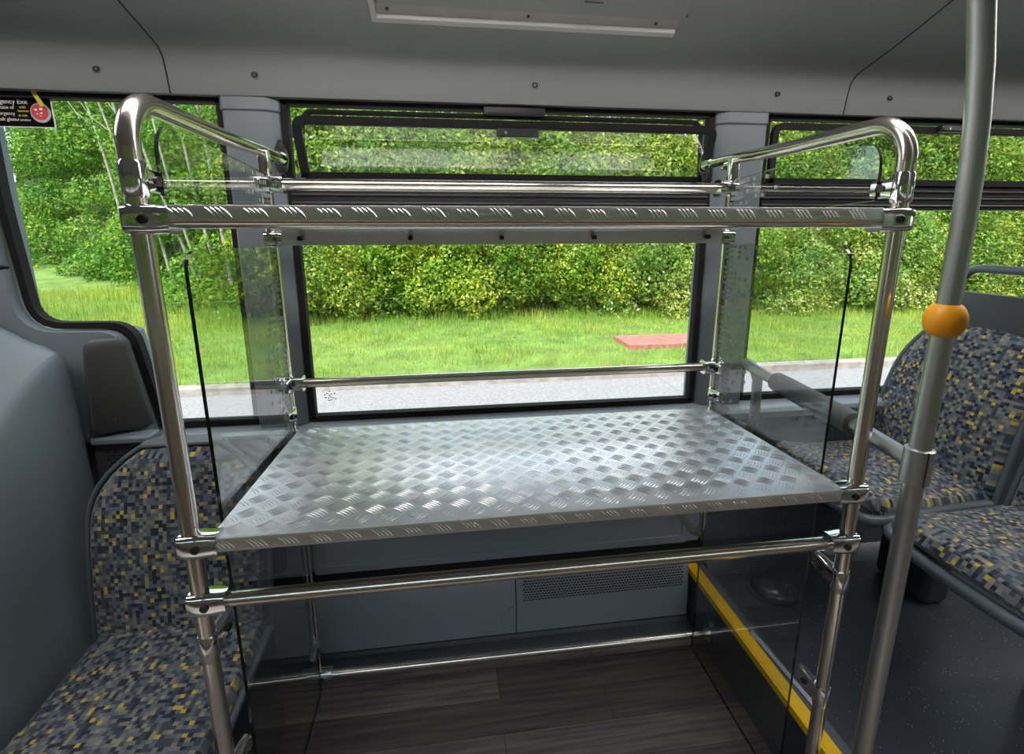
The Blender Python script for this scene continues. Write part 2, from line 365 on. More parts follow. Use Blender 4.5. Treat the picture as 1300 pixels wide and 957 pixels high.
# tread-plate shelves: sheet with folded lips and raised five-bar pattern
def bar(bm, P, U, Vv, Nn, cx, cy, ang, L, w, h, bow):
    """one curved raised bar; P(u,v) maps plan to 3-D, Nn the surface normal"""
    n = 4; pts = []
    ca, sa = math.cos(ang), math.sin(ang); top = []; lo = []; hi = []
    for i in range(n+1):
        t = i/n*2-1; s = t*L/2; b = bow*(1-t*t); ww = w*(1-.75*t*t)+.0002
        for lst, off in ((lo, -ww), (top, 0), (hi, ww)):
            a, q = s, b+off
            x, y = cx+a*ca-q*sa, cy+a*sa+q*ca
            lst.append(bm.verts.new(P(x, y) + Nn*(h*(1-.6*t*t) if off == 0 else -.0002)))
    for i in range(n):
        bm.faces.new((lo[i], lo[i+1], top[i+1], top[i])); bm.faces.new((top[i], top[i+1], hi[i+1], hi[i]))
def pattern(bm, P, Nn, u0, u1, v0, v1, phase=0):
    s = .0520; nu = int((u1-u0)/s*2)+2; nv = int((v1-v0)/s*2)+2
    for j in range(-1, nv):
        for i in range(-1, nu):
            if (i+j) % 2: continue
            cx, cy = u0+i*s/2+.006, v0+j*s/2+phase
            A = (j % 2 == 0)
            ang = -PI/4 if A else PI/4
            for k in range(-2, 3):
                o = k*.0062; x, y = cx - o*math.sin(ang), cy + o*math.cos(ang)
                dx = abs(math.cos(ang))*.013
                if x-dx < u0 or x+dx > u1 or y-dx < v0 or y+dx > v1: continue
                bar(bm, P, None, None, Nn, x, y, ang, .031, .0014, .0013, .0026*(1 if A else -1))
def shelf(zt, x0, x1, y0, y1, lipf, lipb, back_holes=0, tilt=.018):
    bm = B(); t = .003
    prof = [(y1, zt-lipb), (y1, zt-.004), (y1-.004, zt), (y0+.006, zt), (y0+.0015, zt-.0015), (y0, zt-.006), (y0, zt-lipf)]
    inn = [(y0+t, zt-lipf), (y0+t, zt-.007), (y0+.007, zt-t), (y1-.005, zt-t), (y1-t, zt-.006), (y1-t, zt-lipb)]
    poly = prof+inn
    prism(bm, poly, x1-x0, 'X', x0)
    pattern(bm, lambda u, v: V((u, v, zt)), V((0, 0, 1)), x0, x1, y0+.004, y1)
    P = lambda u, v: V((u, y0, v)); k = 0; x = x0+.012
    while x < x1-.014:
        for q in range(4): bar(bm, P, None, None, V((0, -1, 0)), x+q*.0072, zt-lipf*.55, -PI/4, .017+.004*(k % 2), .0017, .0016, .001)
        for q in range(3): bar(bm, lambda u, v: V((u, y0+.0035+.7*(zt-.0015-v)*0, v)), None, None, V((0, -.8, .6)), x+.030+q*.0066, zt-.0045, PI/3.4, .010, .0013, .0014, .0006)
        x += .052; k += 1
    for v in bm.verts: v.co.z -= tilt*(v.co.y-y0)/(y1-y0)
    o = obj('shelf', bm, 'tread', rack, auto=False)
    if back_holes:
        for xx in (.085, .59, .355, .84, 1.165):
            b2 = B(); disc(b2, (xx, y1-t-.001, zt-tilt-lipb*.55), (0, -1, 0), .006, .012, 12); disc(b2, (xx, y1-t-.0115, zt-tilt-lipb*.55), (0, -1, 0), .0035, .004, 8)
            obj('bolt', b2, 'bolt', o)
    return o
shelf(.0165, .034, 1.216, -.0165, .512, .025, .02)
shelf(.557, .040, 1.210, -.0155, .505, .021, .038, 5, .031)
# glass end panes
def pane(x, poly):
    bm = B(); prism(bm, poly, .005, 'X', x); o = obj('glass_panel', bm, 'panel_glass', rack, smooth=False)
    b2 = B()
    n = len(poly)
    for i in range(n):     # polished dark edge
        a, b = poly[i], poly[(i+1) % n]
        if (V(a)-V(b)).length < 1e-6: continue
        nx = V((b[1]-a[1], -(b[0]-a[0]))).normalized()*.0006
        q = [(x-.0006, a[0]+nx.x, a[1]+nx.y), (x+.0056, a[0]+nx.x, a[1]+nx.y), (x+.0056, b[0]+nx.x, b[1]+nx.y), (x-.0006, b[0]+nx.x, b[1]+nx.y)]
        b2.faces.new([b2.verts.new(p) for p in q])
    obj('pane_edge', b2, 'edge', o, smooth=False, auto=False)
low = round_poly([(.066, -.86), (.502, -.86), (.502, .488), (.066, .488)], [.02, .004, .004, .04])
up = round_poly([(.03, .572), (.502, .55), (.502, .655), (.03, .682)], [.006, .004, .01, .06], 7)
for x in (.018, W-.023): pane(x, low); pane(x, up)

# ================================================================ window wall
ZT, ZB = .885, -.066
WIN = [(-.745, -.146), (.0, 1.288), (1.455, 2.76), (2.95, 4.3)]
XL, XR = -2.3, 5.2
ROOF = 1.30
bm = B()
box(bm, (XL, WY-.012, FLOOR-.2), (XR, WY+.07, ZB)); box(bm, (XL, WY-.01, ZT), (XR, WY+.07, ROOF)); box(bm, (XL, WY-.01, ZB), (WIN[0][0]-.01, WY+.07, ZT))
for a, b in zip(WIN, WIN[1:]): box(bm, (a[1], WY+.01, ZB), (b[0], WY+.06, ZT))
box(bm, (WIN[-1][1], WY+.0, ZB), (XR, WY+.07, ZT))
prism(bm, [(-.77, ZB-.01), (-.43, ZB-.01), (-.434, -.06), (-.478, .236), (-.50, .246), (-.77, .249)], .05, 'Y', WY+.008)
struct('wall_far', bm, 'panel2')
def rect(x0, x1, z0, z1, r=.01): return round_poly([(x0, z0), (x1, z0), (x1, z1), (x0, z1)], r)
# pillars with a chamfered cover and a top cap
def pillar(x0, x1, cl, cr):
    prof = [(x0, WY), (x0+.001, .722), (x0+cl, .704), (x1-cr, .704), (x1-.001, .724), (x1, WY)]
    bm = B(); loft(bm, [[(x, y, z) for x, y in prof] for z in (ZB-.004, .845)])
    pc = [(x0-.003, WY), (x0-.002, .719), (x0+cl-.002, .7015), (x1-cr+.002, .7015), (x1+.002, .721), (x1+.003, WY)]
    loft(bm, [[(x, y, z) for x, y in pc] for z in (.845, .881)])
    return struct('pillar', bm, 'pillar', bevel=.004)
pillar(-.150, .000, .01, .032); pillar(1.288, 1.458, .034, .01); pillar(2.762, 2.948, .03, .03)
# sill ledge
bm = B(); prism(bm, [(WY, ZB+.002), (.70, ZB-.006), (.672, ZB-.012), (.665, ZB-.025), (.675, ZB-.05), (WY, ZB-.055)], XR+.44, 'X', -.44)
struct('sill_ledge', bm, pbr('sill_plastic', (.24, .275, .30), .4), bevel=.002)

def window(n, outline, inner=None):
    w = thing('window_%d' % n, (outline[0][0], WY, outline[0][1]), None, None, kind='structure')
    bm = B(); frame2d(bm, outline, inset(outline, .019), WY-.016, WY+.013); obj('window_frame', bm, 'black', w, bevel=.002)
    bm = B(); prism(bm, inset(outline, .012), .005, 'Y', WY+.006); obj('pane', bm, 'pane', w, smooth=False)
    return w
# left window follows the stepped moulding
o1 = round_poly([(-.745, .885), (-.748, .60), (-.730, .255), (-.482, .250), (-.435, -.062), (-.146, -.062), (-.146, .885)], [.02, .06, .085, .05, .01, .01, .01], 6)
w1 = window(1, o1)
w2 = window(2, rect(*WIN[1], ZB, ZT))
w3 = window(3, rect(*WIN[2], ZB, ZT))
w4 = window(4, rect(*WIN[3], ZB, ZT))
# transoms + hopper frames
def transom(w, x0, x1):
    bm = B(); box(bm, (x0, WY-.020, .590), (x1, WY+.02, .668)); obj('transom', bm, 'blackgloss', w, bevel=.002)
    bm = B()
    for z in (.604, .627, .650): tube(bm, [(x0, WY-.022, z), (x1, WY-.022, z)], .0042, 8)
    obj('transom_bead', bm, 'blackgloss', w)
transom(w2, .012, 1.276); transom(w3, 1.467, 2.748); transom(w4, 2.96, 4.29)
bm = B(); box(bm, (.012, WY-.022, .555), (1.276, WY+.02, .59)); obj('transom_panel', bm, 'blackgloss', w2, bevel=.002)
def hopper(w, x0, x1, tilt, wid, z0=.668, z1=.852):
    """hopper sash; tilt = how far its top edge has swung inwards"""
    h = z1-z0; out = round_poly([(x0, z0), (x1, z0), (x1, z1), (x0, z1)], [.004, .004, .04, .04], 6); inn = inset(out, wid)
    bm = B(); frame2d(bm, out, inn, WY-.030, WY-.012)
    b2 = B(); prism(b2, inset(out, wid*.6), .004, 'Y', WY-.023)
    for b in (bm, b2):
        for v in b.verts: v.co.y -= tilt*(v.co.z-z0)/h; v.co.z -= abs(tilt)*.28*(v.co.z-z0)/h
    f = obj('hopper_frame', bm, 'black', w, bevel=.003); obj('hopper_pane', b2, 'pane', w, smooth=False); return f
hopper(w2, .046, 1.257, .070, .0225, .668, .843)
hopper(w3, 1.478, 2.735, .0, .020, .668, .855); hopper(w4, 2.97, 4.28, .0, .020, .668, .855)
# fixed outer guide bar behind the tilted sash, and the latches
bm = B(); tube(bm, [(.045, WY-.012, .70), (.055, WY-.012, .815)] + arc((.085, WY-.012, .825), PI, PI/2, .026, (1, 0, 0), (0, 0, 1), 6) + arc((1.215, WY-.012, .825), PI/2, 0, .026, (1, 0, 0), (0, 0, 1), 6) + [(1.245, WY-.012, .815), (1.25, WY-.012, .70)], .0072, 10)
obj('guide_bar', bm, 'black', w2)
def latch(w, xc, y, z):
    bm = B(); box(bm, (xc-.06, y-.022, z-.012), (xc+.06, y, z+.012)); o = obj('latch', bm, 'blackgloss', w, bevel=.005)
    b2 = B(); disc(b2, (xc-.035, y-.022, z-.002), (0, -1, 0), .004, .002, 10); obj('latch_pin', b2, 'screw', o)
latch(w2, .655, WY-.082, .793); latch(w3, 2.12, WY-.028, .848)
bm = B(); box(bm, (.565, WY-.035, .852), (.745, WY-.012, .874)); box(bm, (.575, WY-.042, .853), (.735, WY-.034, .858)); obj('striker', bm, 'blackgloss', w2, bevel=.002)
for xx in (.045, 1.245):
    bm = B(); box(bm, (xx-.012, WY-.032, .668), (xx+.012, WY-.012, .682)); obj('hinge_stop', bm, 'screw', w2)
# etched maker's stamp in the lower corner of the centre pane
bm = B()
for dx, dz in ((0, .022), (-.022, .008), (-.012, .012), (-.002, .006), (.008, .010), (.022, .012), (-.018, -.004), (-.006, -.006), (.004, -.002), (.014, -.006), (.024, -.010), (-.004, -.016), (.006, -.014)):
    box(bm, (.062+dx*.7-.0028, WY+.0045, .010+dz*.8-.0013), (.062+dx*.7+.0028, WY+.0058, .010+dz*.8+.0013))
obj('glass_stamp', bm, 'bolt', w2, smooth=False)

# ================================================================ ceiling cove + ceiling
CP = [(.735, .880), (.700, .880), (.697, .888), (.692, .93), (.684, .965), (.665, .984), (.62, .998), (.55, 1.018), (.45, 1.052), (.36, 1.085), (.2, 1.14), (.0, 1.185), (-.2, 1.20)]
YN = -1.66
full = CP + [(-.95, 1.20), (-1.2, 1.16), (-1.45, 1.07), (-1.60, .96), (YN+.02, .88)]
bm = B(); outer = [(y, z+.04 if abs(y) < .5 else z+.03) for y, z in full]
outer = [(WY+.0, .90), (WY+.0, 1.06)] + [(.3, 1.26), (-1.2, 1.26), (YN, 1.06), (YN, .90)]
prism(bm, full + outer[::-1], XR-XL, 'X', XL)
struct('ceiling', bm, 'cove')
def cz(y):
    for (a, b), (c, d) in zip(full, full[1:]):
        if c <= y <= a: return b+(d-b)*(a-y)/(a-c)
    return 1.2
for n, x in ((1, -.262), (2, 1.700)):
    bm = B(); tube(bm, [(x, y-.0004, z-.0006) for y, z in CP[1:]], .0017, 6); struct('trim_%d' % n, bm, 'seam')
for x in (-.426, -.045, .711, 1.463, 1.849):
    z = .93; y = .6915
    t = thing('panel_screw', (x, y, z), {-.426: 'small round screw in the ceiling panel above the far end of the stepped window', -.045: 'small round screw in the ceiling panel above the pillar by the stepped window', .711: 'small round screw in the ceiling panel above the hopper latch', 1.463: 'small round screw in the ceiling panel above the pillar by the seats', 1.849: 'small round screw in the ceiling panel beside the diagonal joint above the seats'}[x], 'screw', 'screws along the ceiling panel')
    b1 = B(); tube(b1, arc((x, y-.002, z), 0, 2*PI, .0065, (1, 0, 0), (0, .35, 1), 16), .0017, 6, False); obj('washer', b1, 'seam', t)
    b1 = B(); disc(b1, (x, y, z), (0, -1, -.35), .0055, .003, 14, .004); obj('screw_head', b1, 'screw', t)
# hatch cover on the cove
h = thing('hatch_cover', (.65, .46, 1.04), 'pale hinged hatch cover with a screwed rim set in the ceiling panel', 'hatch cover')
def on(x, y, d): return V((x, y, cz(y)-d))
def strip(x0, x1, y0, y1, d0, d1, nm, mat, par, bv=.0015):
    bm = B(); ys = [y0+(y1-y0)*i/6 for i in range(7)]
    secs = [[on(x0, y, d0), on(x1, y, d0), on(x1, y, d1), on(x0, y, d1)] for y in ys]; loft(bm, secs); return obj(nm, bm, mat, par, bevel=bv)
M['rim'] = pbr('hatch_rim', (.36, .35, .33), .45); M['recess'] = pbr('hatch_recess', (.25, .24, .22), .55)
strip(.285, 1.045, .520, .535, .012, -.004, 'rim', 'rim', h); strip(.285, .298, .05, .521, .012, -.004, 'rim', 'rim', h); 
strip(.298, 1.045, .490, .520, .003, -.004, 'rim_ledge', 'recess', h)
lid = strip(.305, 1.05, .05, .487, .007, -.004, 'lid', 'cove', h)
for x in (.325, .66, .985):
    bm = B(); disc(bm, on(x, .504, .003), (0, -.3, -1), .004, .003, 10); obj('screw', bm, 'bolt', h)
for x in (.49, .78):
    bm = B(); box(bm, (x-.011, .35, cz(.44)-.007), (x+.011, .445, cz(.44)+.02)); box(bm, (x+.004, .447, cz(.45)-.008), (x+.05, .450, cz(.45)+.01)); obj('hinge_slot', bm, 'cover', lid)
bm = B(); tube(bm, [on(1.055, .48, .003), on(1.04, .45, .004), on(1.045, .40, .004)], .0022, 8); obj('release_tab', bm, 'bolt', h)

# ================================================================ lower wall, heater, floor
bm = B(); box(bm, (-.03, .715, -.605), (1.345, .735, ZB-.05)); struct('wall_panel', bm, 'panel2', bevel=.003)
bm = B(); frame2d(bm, rect(-.028, 1.30, -.605, -.12, .012), rect(.0, 1.275, -.575, -.15, .012), .709, .716); struct('trim_3', bm, 'panel2', bevel=.002)
bm = B(); box(bm, (-.6, .715, -.66), (1.36, .74, -.607)); struct('trim_4', bm, 'black')  # black strip stands in for the shaded gap above the heater
heat = thing('heater_cabinet', (.3, .70, FLOOR), 'long low grey heater casing with a perforated grille at one end, under the window', 'heater')
HP = [(.735, -.640), (.718, -.641), (.702, -.647), (.689, -.658), (.679, -.673), (.671, -.694), (.665, -.725), (.661, -.765), (.660, -.80), (.660, -.872), (.672, -.880), (.735, -.880)]
def hp(x0, x1, name, mat='panel2', par=heat):
    bm = B(); prism(bm, HP, x1-x0, 'X', x0); return obj(name, bm, mat, par)
hp(-.9, .648, 'plain_casing'); gc = hp(.652, 1.290, 'grille_casing')
bm = B()      # staggered slots of the grille
path = [(.718, -.641), (.702, -.647), (.689, -.658), (.679, -.673), (.671, -.694), (.665, -.725), (.661, -.765), (.660, -.80)]
def along(s):
    for a, b in zip(path, path[1:]):
        l = math.hypot(b[0]-a[0], b[1]-a[1])
        if s <= l: t = s/l; return (a[0]+(b[0]-a[0])*t, a[1]+(b[1]-a[1])*t), V((0, -(a[1]-b[1]), (a[0]-b[0]))).normalized()
        s -= l
    return path[-1], V((0, -1, 0))
for j in range(13):
    (y, z), nn = along(.012+j*.0095)
    if nn.y > 0: nn = -nn
    tn = nn.cross(V((1, 0, 0)))
    for i in range(53):
        x = .678+i*.0112+(.0056 if j % 2 else 0)
        c = V((x, y, z))+nn*.0006
        pts = [(-.0047, 0), (-.0026, .0027), (.0026, .0027), (.0047, 0), (.0026, -.0027), (-.0026, -.0027)]
        bm.faces.new([bm.verts.new(c+V((a, 0, 0))+tn*b) for a, b in pts])
obj('grille_slots', bm, 'seam', gc, smooth=False)
for z in (-.765, -.845):
    for x in (.632,):
        bm = B(); disc(bm, (x, .660, z), (0, -1, 0), .004, .002, 10); obj('screw', bm, 'screw', heat)
bm = B(); box(bm, (XL, YN, FLOOR-.05), (XR, WY, FLOOR)); struct('floor', bm, 'wood')
bm = B(); prism(bm, [(.735, -.895), (.735, -.882), (.665, -.882), (.655, -.892), (.60, -.897), (.60, -.899)], 1.296+.9, 'X', -.9); struct('baseboard_far', bm, pbr('cove_vinyl', (.085, .09, .10), .22))
# raised seating platform with yellow nosing
bm = B(); box(bm, (1.30, -.42, FLOOR), (XR, .73, PLAT-.004)); struct('platform', bm, 'vinyl')
bm = B(); box(bm, (1.296, -.424, PLAT-.02), (1.335, .70, PLAT+.002)); tube(bm, [(1.304, -.424, PLAT+.001), (1.304, .70, PLAT+.001)], .003, 8); struct('trim_5', bm, 'yellow', bevel=.002)
bm = B(); box(bm, (1.335, -.424, PLAT-.006), (1.362, .70, PLAT)); struct('trim_6', bm, pbr('grey_nosing', (.09, .10, .115), .4))
bm = B(); prism(bm, [(WY-.01, PLAT-.004), (.63, PLAT-.003), (.66, PLAT+.004), (.69, PLAT+.025), (.705, PLAT+.07), (.708, ZB-.06), (WY-.01, ZB-.06)], XR-1.36, 'X', 1.36); struct('wall_lining', bm, 'vinyl')
d = thing('floor_dome', (1.53, .53, PLAT-.002), 'black domed cap on the dark raised floor behind the rack', 'dome cap')
bm = B(); loft(bm, [[(1.53+r*math.cos(a), .53+r*math.sin(a), PLAT-.003+zz) for a in [2*PI*k/28 for k in range(28)]] for r, zz in ((.086, 0), (.084, .004), (.072, .007))]); obj('rim', bm, 'blackgloss', d)
bm = B(); loft(bm, [[(1.53+.07*math.cos(t)*math.cos(a), .53+.07*math.cos(t)*math.sin(a), PLAT+.003+.04*math.sin(t)) for a in [2*PI*k/28 for k in range(28)]] for t in [PI/2*.98*i/8 for i in range(9)]]); obj('cap', bm, 'blackgloss', d)
bm = B(); prism(bm, [(1.330, .36), (1.347, .375), (1.352, .34), (1.357, .23), (1.366, .10), (1.352, .09), (1.343, .25), (1.338, .335)], .0012, 'Z', PLAT+.0025)
tag(obj('tape_strip', bm, pbr('torn_tape', (.32, .34, .38), .5), bevel=0), 'torn pale strip of tape lying beside the yellow step edge', 'tape')

# ================================================================ moulded housing at the far left
bm = B()
def hsec(Y, zs, xr, back):
    return [(-1.9, -.9), (xr+.11, -.9), (xr+.055, -.62), (xr+.012, -.42), (xr, -.30), (xr-.002, zs-.16), (xr-.006, zs-.05), (xr-.020, zs-.014), (xr-.05, zs), (xr-.12, zs+.035), (back, zs+.10), (back-.05, .41), (-1.9, .41)]
secs = []
for Y, zs, xr, back in ((.70, .232, -.585, -.765), (.60, .222, -.585, -.80), (.50, .185, -.575, -.85), (.40, .13, -.56, -.90), (.28, .06, -.54, -.95), (.1, -.05, -.52, -1.0), (-.15, -.16, -.50, -1.0)):
    secs.append([(x, Y, z) for x, z in hsec(Y, zs, xr, back)])
loft(bm, secs); hs = struct('wall_left_housing', bm, 'panel')
md = hs.modifiers.new('soft', 'SUBSURF'); md.levels = 2; md.render_levels = 2
# cover round the stepped window
oo = [(-1.9, .425), (-.744, .425)] + [(-.742, .40)] + round_poly([(-.7425, .36), (-.730, .252), (-.486, .247), (-.440, -.07)], [.0, .085, .05, .0], 6)[6:] + [(-.60, -.08), (-1.9, -.08)]
bm = B(); prism(bm, oo, .035, 'Y', .692); struct('trim_7', bm, 'panel', bevel=.008)
bm = B(); prism(bm, [(-1.9, .432), (-.747, .432), (-.752, .60), (-.748, .90), (-1.9, .90)], .045, 'Y', .685); struct('trim_8', bm, 'panel', bevel=.006)
# charcoal cover box under the window corner
cb = thing('cover_box', (-.50, .66, -.03), 'charcoal plastic cover box with two tiny screws under the stepped window corner', 'cover box')
bm = B(); secs = []
for k, (y, g) in enumerate(((.70, 0), (.655, 0), (.632, .004), (.622, .014))):
    P = round_poly([(-.572+g, -.045+g), (-.435-g*.3, -.040+g), (-.468-g*.3, .232-g), (-.553+g, .232-g)], .022, 5); secs.append([(x, .705-(.705-y)*(1-.85*max(0, min(1, (x+.572)/.14))), z) for x, z in P])
loft(bm, secs); obj('shell', bm, 'cover', cb)
for x, z in ((-.525, .165), (-.510, .0)):
    bm = B(); disc(bm, (x, .706-.083*(1-.85*(x+.572)/.14), z), (0, -1, 0), .003, .0015, 8); obj('screw', bm, 'screw', cb)
bm = B(); box(bm, (-.58, .64, -.075), (-.42, .70, -.050)); struct('trim_9', bm, 'panel', bevel=.008)
gp = thing('grille_panel', (-.50, .66, -.4), 'dark plastic panel with small vent slits beside the patterned bench seat', 'grille panel')
bm = B(); prism(bm, round_poly([(-.590, -.36), (-.58, -.078), (-.10, -.078), (-.10, -.55), (-.53, -.55)], [.02, .02, .02, .02, .02], 4), .03, 'Y', .655); obj('plate', bm, 'cover', gp, bevel=.003)
bm = B()
for r in range(14):
    for c in range(4):
        x = -.545+c*.022+(r % 2)*.011; z = -.10-r*.0105; box(bm, (x-.007, .6535, z-.0018), (x+.007, .656, z+.0018))
obj('vent_slits', bm, 'seam', gp, smooth=False)
bm = B(); disc(bm, (-.575, .655, -.20), (0, -1, 0), .003, .0015, 8); obj('screw', bm, 'screw', gp)

# ================================================================ seats
def grid_uv(bm, rows, close=False):
    uvl = bm.loops.layers.uv.verify()
    vs = [[bm.verts.new(p) for p, u in r] for r in rows]; uv = [[u for p, u in r] for r in rows]
    for i in range(len(rows)-1):
        for j in range(len(rows[0])-1):
            q = [(i, j), (i, j+1), (i+1, j+1), (i+1, j)]; f = bm.faces.new([vs[a][b] for a, b in q])
            for l, (a, b) in zip(f.loops, q): l[uvl].uv = uv[a][b]
def pad(path, halfw, thick, crown, tw=0):
    """upholstered pad: path = list of (y, z, outward normal (ny, nz)); halfw(s) = half width; lofted with rounded sides"""
    bm = B(); rows = []; s = 0; prev = None
    Ltot = sum(math.hypot(b[0]-a[0], b[1]-a[1]) for a, b in zip(path, path[1:]))
    for y, z, ny, nz in path:
        if prev: s += math.hypot(y-prev[0], z-prev[1])
        prev = (y, z); hw = halfw(s/Ltot); row = []
        e = min(1, min(s, Ltot-s)/.03); ed = math.sqrt(max(0, 1-(1-e)**2))
        prof = [(-1, -thick), (-1, -.6*thick), (-.985, -.25*thick), (-.95, -.05*thick)] + [(-.9+1.8*k/12, crown*(1-((-.9+1.8*k/12)/.9)**2)) for k in range(13)] + [(.95, -.05*thick), (.985, -.25*thick), (1, -.6*thick), (1, -thick)]
        for a, d in prof:
            dd = d if d < -.5*thick else (-.5*thick + (d+.5*thick)*ed if e < 1 else d)
            row.append(((a*hw, y+ny*dd, z+nz*dd), (a*hw+.5+d*.6, s+.37)))
        rows.append(row)
    grid_uv(bm, rows); return bm
def lin(a, b, n): return [a+(b-a)*i/n for i in range(n+1)]
def make_seat(label, x, y, z, rot, w, style, group):
    t = thing('bus_seat', (0, 0, 0), label, 'seat', group)
    hw = w/2
    # local frame: seat faces -y, fold at y = 0, cushion front at y = -dep, heights from the seat base z = 0
    dep, ch, bh = (.40, .45, .44) if style == 'side' else (.385, .475, .46)
    lean = .10 if style == 'side' else .13
    cp = [(-dep, ch-.05, -1, .2), (-dep-.006, ch-.025, -.9, .45), (-dep+.006, ch-.004, -.5, .86), (-dep+.04, ch+.008, -.1, 1)] + [(yy, ch+.008-.012*(yy+dep)/dep - .010*math.sin(PI*(yy+dep)/dep), 0, 1) for yy in lin(-dep+.07, -.01, 8)] + [(.012, ch-.002, 0, 1), (.035, ch-.004, 0, 1), (.05, ch-.006, 0, 1)]
    def cw(s): return hw*(.985 - .10*max(0, 1-s/.22)**2)
    def mk(bm): return bm
    obj('cushion', pad(cp, cw, .05, .012), 'fabric', t)
    top = ch+bh
    bp = [(-.004+lean*(zz-ch)/bh - .016*math.sin(PI*(zz-ch)/bh), zz, -1, .15) for zz in lin(ch-.035, top, 16)]
    if style == 'side': bwf = lambda s: hw*(1 - .0*s - (.58*max(0, (s-.60)/.40)**2.4 if s > .6 else 0))
    else: bwf = lambda s: hw*(1 - .06*s - (.42*max(0, (s-.55)/.45)**2.0 if s > .55 else 0))
    obj('backrest', pad(bp, bwf, .045, .010), 'fabric', t)
    # shell behind and below with a rolled rim
    bm = B(); rows = []
    for k, (yy, zz, ny, nz) in enumerate(bp):
        wv = bwf((zz-ch)/bh)+.011
        rows.append([(a*wv, yy+.036+(.03 if abs(a) < .9 else 0), zz+(.006 if k == len(bp)-1 else 0)) for a in (-1, -.8, 0, .8, 1)] + [(a*wv, yy+.024, zz) for a in (1, .8, 0, -.8, -1)])
    loft(bm, rows); obj('back_shell', bm, 'seatplastic', t)
    pr = []
    for yy, zz, ny, nz in bp: pr.append((bwf((zz-ch)/bh)+.008, yy+.020, zz))
    bm = B(); tube(bm, [(-a, b, c) for a, b, c in pr] + [(a, b, c) for a, b, c in pr[::-1]], .0085 if style != 'side' else .006, 10); obj('back_rim', bm, 'seatplastic' , t)
    front = [(math.sin(a)*hw*1.0, -dep+.055-.062*math.cos(a)**.6 if abs(math.cos(a)) > 1e-6 else -dep+.05) for a in lin(-PI/2, PI/2, 14)]
    pts = [(-hw-.004, -.0, ch-.035), (-hw-.004, -dep*.5, ch-.045)] + [(fx*1.01, fy-.008, ch-.058) for fx, fy in front] + [(hw+.004, -dep*.5, ch-.045), (hw+.004, 0, ch-.035)]
    bm = B(); tube(bm, pts, .017 if style != 'side' else .010, 12); obj('seat_rim', bm, 'seatplastic', t)
    bm = B(); loft(bm, [[(a*hw*.97*(1-.1*k), yy, zz) for a in (-1, 1)]+[(a*hw*.97*(1-.1*k), yy2, zz) for a in (1, -1)] for k, (yy, yy2, zz) in enumerate(((-dep+.03, .05, ch-.045), (-dep+.07, .06, ch-.085), (-dep+.16, .06, ch-.12)))]); obj('seat_pan', bm, 'darkseat', t, bevel=.01)
    bm = B()
    if style == 'side': box(bm, (-hw*.9, -.19, 0), (hw*.9, .1, ch-.11))
    else: box(bm, (-hw*.45, .0, 0), (hw*.45, .10, ch-.11))
    obj('pedestal', bm, 'darkseat', t, bevel=.02)
    if style != 'side':
        bm = B(); secs = []
        yb = lean+.012
        for zz, ww, dd in ((top-.085, .66, .044), (top-.03, .74, .054), (top+.03, .74, .056), (top+.062, .66, .052), (top+.080, .50, .034)):
            secs.append([(u, yb+v+.01+(zz-top)*.2, zz) for u, v in rrect(hw*2*ww, dd, .015)])
        loft(bm, secs); obj('headrest', bm, 'darkseat', t)
        bm = B(); r = hw*.70
        tube(bm, [(-r, yb+.045, top-.02), (-r, yb+.055, top+.08)] + arc((-r+.06, yb+.06, top+.095), PI, PI/2, .06, (1, 0, 0), (0, 0, 1), 7) + arc((r-.06, yb+.06, top+.095), PI/2, 0, .06, (1, 0, 0), (0, 0, 1), 7) + [(r, yb+.055, top+.08), (r, yb+.045, top-.02)], .0135, 12); obj('grab_handle', bm, 'seatplastic', t)
    t.location = (x, y, z); t.rotation_euler = (0, 0, rot); return t
make_seat('mosaic patterned side-facing seat seen through the rack glass beside the grey housing', -.247, .352, FLOOR, 0, .405, 'side', None)
make_seat('mosaic patterned seat next to the window, its headrest behind the orange ball on the pole', 1.965, .487, PLAT, -PI/2, .425, 'high', 'seats on the raised platform')
make_seat('mosaic patterned aisle seat, lower and nearer than the one by the window', 1.975, .020, PLAT, -PI/2, .43, 'high', 'seats on the raised platform')

# ================================================================ pole and padded rail
p = thing('grab_pole', (1.268, -.10, PLAT), 'satin aluminium upright grab pole with an orange ball on it', 'grab pole')
pp = [(1.266, -.1, PLAT), (1.268, -.1, .107), (1.271, -.1, .45), (1.271, -.1, .52), (1.268, -.1, .60), (1.261, -.1, .68), (1.249, -.1, .76), (1.231, -.1, .845), (1.20, -.1, .95), (1.15, -.1, 1.195)]
obj('tube', tube(B(), pp, .0165, 24), 'alu', p)
bm = B(); tube(bm, [(1.268, -.1, z) for z in (.072, .074, .107, .138, .140)], [.019, .0225, .0225, .0225, .019], 24); sl = obj('sleeve', bm, 'alu', p)
bm = B(); box(bm, (1.262, -.1235, .074), (1.2635, -.118, .139)); obj('sleeve_joint', bm, 'seam', sl)
bm = B(); loft(bm, [[(1.270+.030*math.cos(t)*math.cos(a), -.1+.030*math.cos(t)*math.sin(a), .370+.034*math.sin(t)) for a in [2*PI*k/32 for k in range(32)]] for t in lin(-.90, .90, 14)]); obj('ball', bm, 'ball', p)
bm = B(); disc(bm, (1.266, -.1, PLAT-.003), (0, 0, 1), .04, .008, 24, .036); obj('foot_plate', bm, 'alu', p)
r = thing('padded_rail', (1.35, .25, PLAT), 'grey grab rail with thick foam sleeve before the window seat, joined to the pole', 'grab rail')
rp = [(1.276, -.095, .104), (1.315, .10, .106), (1.345, .40, .112)] + [(1.352, .50, .116), (1.358, .545, .117), (1.372, .572, .116), (1.392, .580, .108), (1.405, .575, .09), (1.410, .565, .06), (1.410, .560, -.05), (1.410, .565, -.09), (1.410, .585, -.115), (1.410, .62, -.12), (1.410, .706, -.12)]
